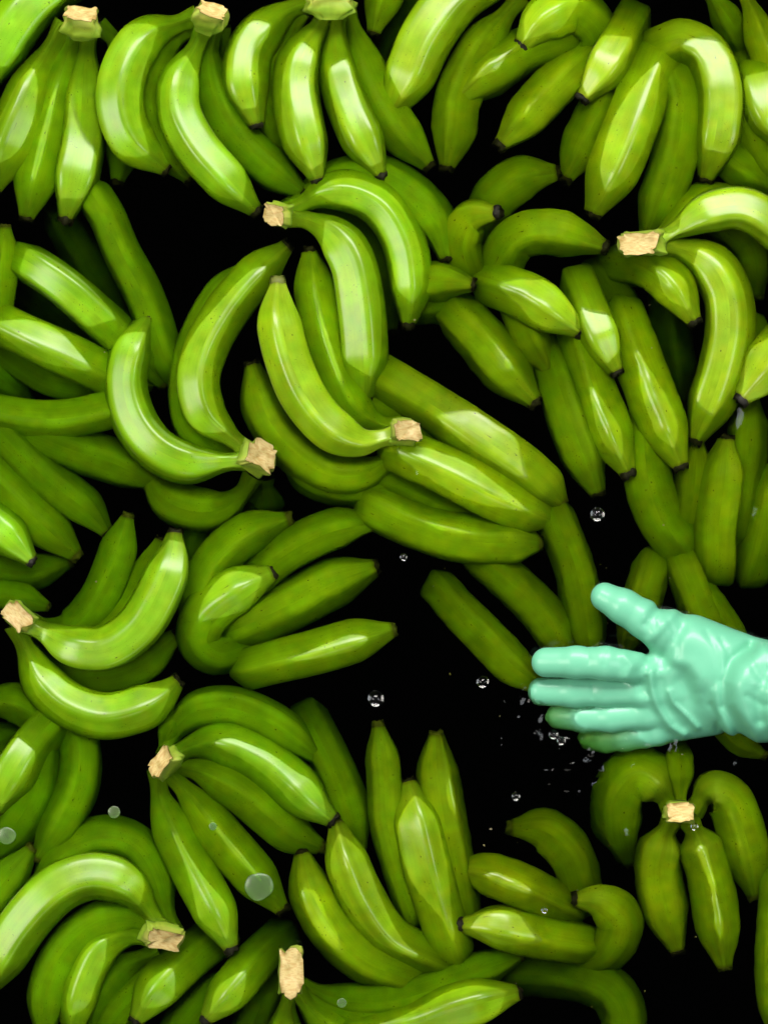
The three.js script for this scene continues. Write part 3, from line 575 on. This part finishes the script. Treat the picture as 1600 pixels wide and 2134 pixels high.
// ---------------------------------------------------------------- bubbles, latex drops, specks on the water
const film = new THREE.MeshPhysicalMaterial({ color: 0xffffff, roughness: 0.02, transmission: 1, thickness: 0.01, ior: 1.4 });
const dome = new THREE.SphereGeometry(1, 28, 18);
const bubbles = [
  [1243, 1072, 15, 'clear bubble on black water below the fan of ringed bananas'],
  [783, 1455, 17, 'largest clear bubble, alone on black water in the lower centre'],
  [1005, 1420, 13, 'clear bubble on black water left of the gloved fingers'],
  [841, 1161, 8, 'tiny bubble under the lowest of the three slanting wet bananas'],
  [1074, 1659, 9, 'tiny bubble on black water above the submerged bent banana'],
  [1152, 1530, 10, 'small bubble in the ripples by the ring finger of the glove'],
  [1168, 1543, 9, 'small bubble just below the other one by the little finger'],
  [1445, 1722, 8, 'tiny bubble at the lower edge of the white crown under the glove'],
  [1133, 1895, 7, 'tiny bubble between the two left-pointing submerged bananas'],
];
for (const [x, y, r, label] of bubbles) {
  const o = new THREE.Group(); o.name = numbered('water_bubble'); scene.add(o); o.position.copy(P(x, y, 0)); o.position.y = waterHeight(o.position.x, o.position.z) + r * K * 1.05; tag(o, label, 'bubble', 'bubbles floating on the water');
  const d = mesh('film', dome, film, o); d.scale.setScalar(r * K);
}
const latexMat = new THREE.MeshPhysicalMaterial({ color: new THREE.Color(0.55, 0.76, 0.36), roughness: 0.3, transmission: 0.91, clearcoat: 0.5, clearcoatRoughness: 0.05, thickness: 0 });
for (const [x, y, r, label, t = 3] of [
  [540, 1847, 30, 'large round milky drop lying over a banana near the lower centre'],
  [238, 1692, 13, 'small round milky drop on black water at lower left'],
  [14, 1741, 19, 'round milky drop over a banana at the left edge'],
  [444, 1722, 8, 'tiny milky drop on the middle finger of the small-crowned bunch'],
  [712, 2090, 10, 'small milky drop near the bottom edge right of the tall crown']]) {
  const g = new THREE.SphereGeometry(1, 40, 16), p = g.attributes.position;
  for (let i = 0; i < p.count; i++) { const X = p.getX(i), Z = p.getZ(i), k = 1 + 0.16 * noise.noise(X * 0.8 + x, 0.5, Z * 0.8); p.setX(i, X * k); p.setZ(i, Z * k); }
  g.scale(r * K, r * 0.16 * K, r * K); g.computeVertexNormals();
  const m = mesh(numbered('latex_drop'), g, latexMat, scene); m.position.copy(P(x, y, t)); tag(m, label, 'drop', 'milky drops floating on the water');
}
{
  const parts = [];
  for (let i = 0; i < 60; i++) { const a = rr(0, 1), x = a < 0.75 ? rr(820, 1480) : rr(100, 1500), y = a < 0.75 ? rr(1020, 2100) : rr(440, 2100); const g = new THREE.IcosahedronGeometry(rr(0.8, 2.1) * K, 0); g.scale(rr(0.6, 1.6), 0.5, rr(0.6, 1.6)); const p = P(x, y, rr(-60, -2)); g.translate(p.x, p.y, p.z); parts.push(g); }
  const m = mesh('floating_specks', mergeGeometries(parts), new THREE.MeshStandardMaterial({ color: new THREE.Color(0.35, 0.3, 0.2), roughness: 0.6 }), scene);
  m.userData = { kind: 'stuff', label: 'fine pale specks of debris drifting in the dark water', category: 'debris' };
}
renderer.render(scene, camera);
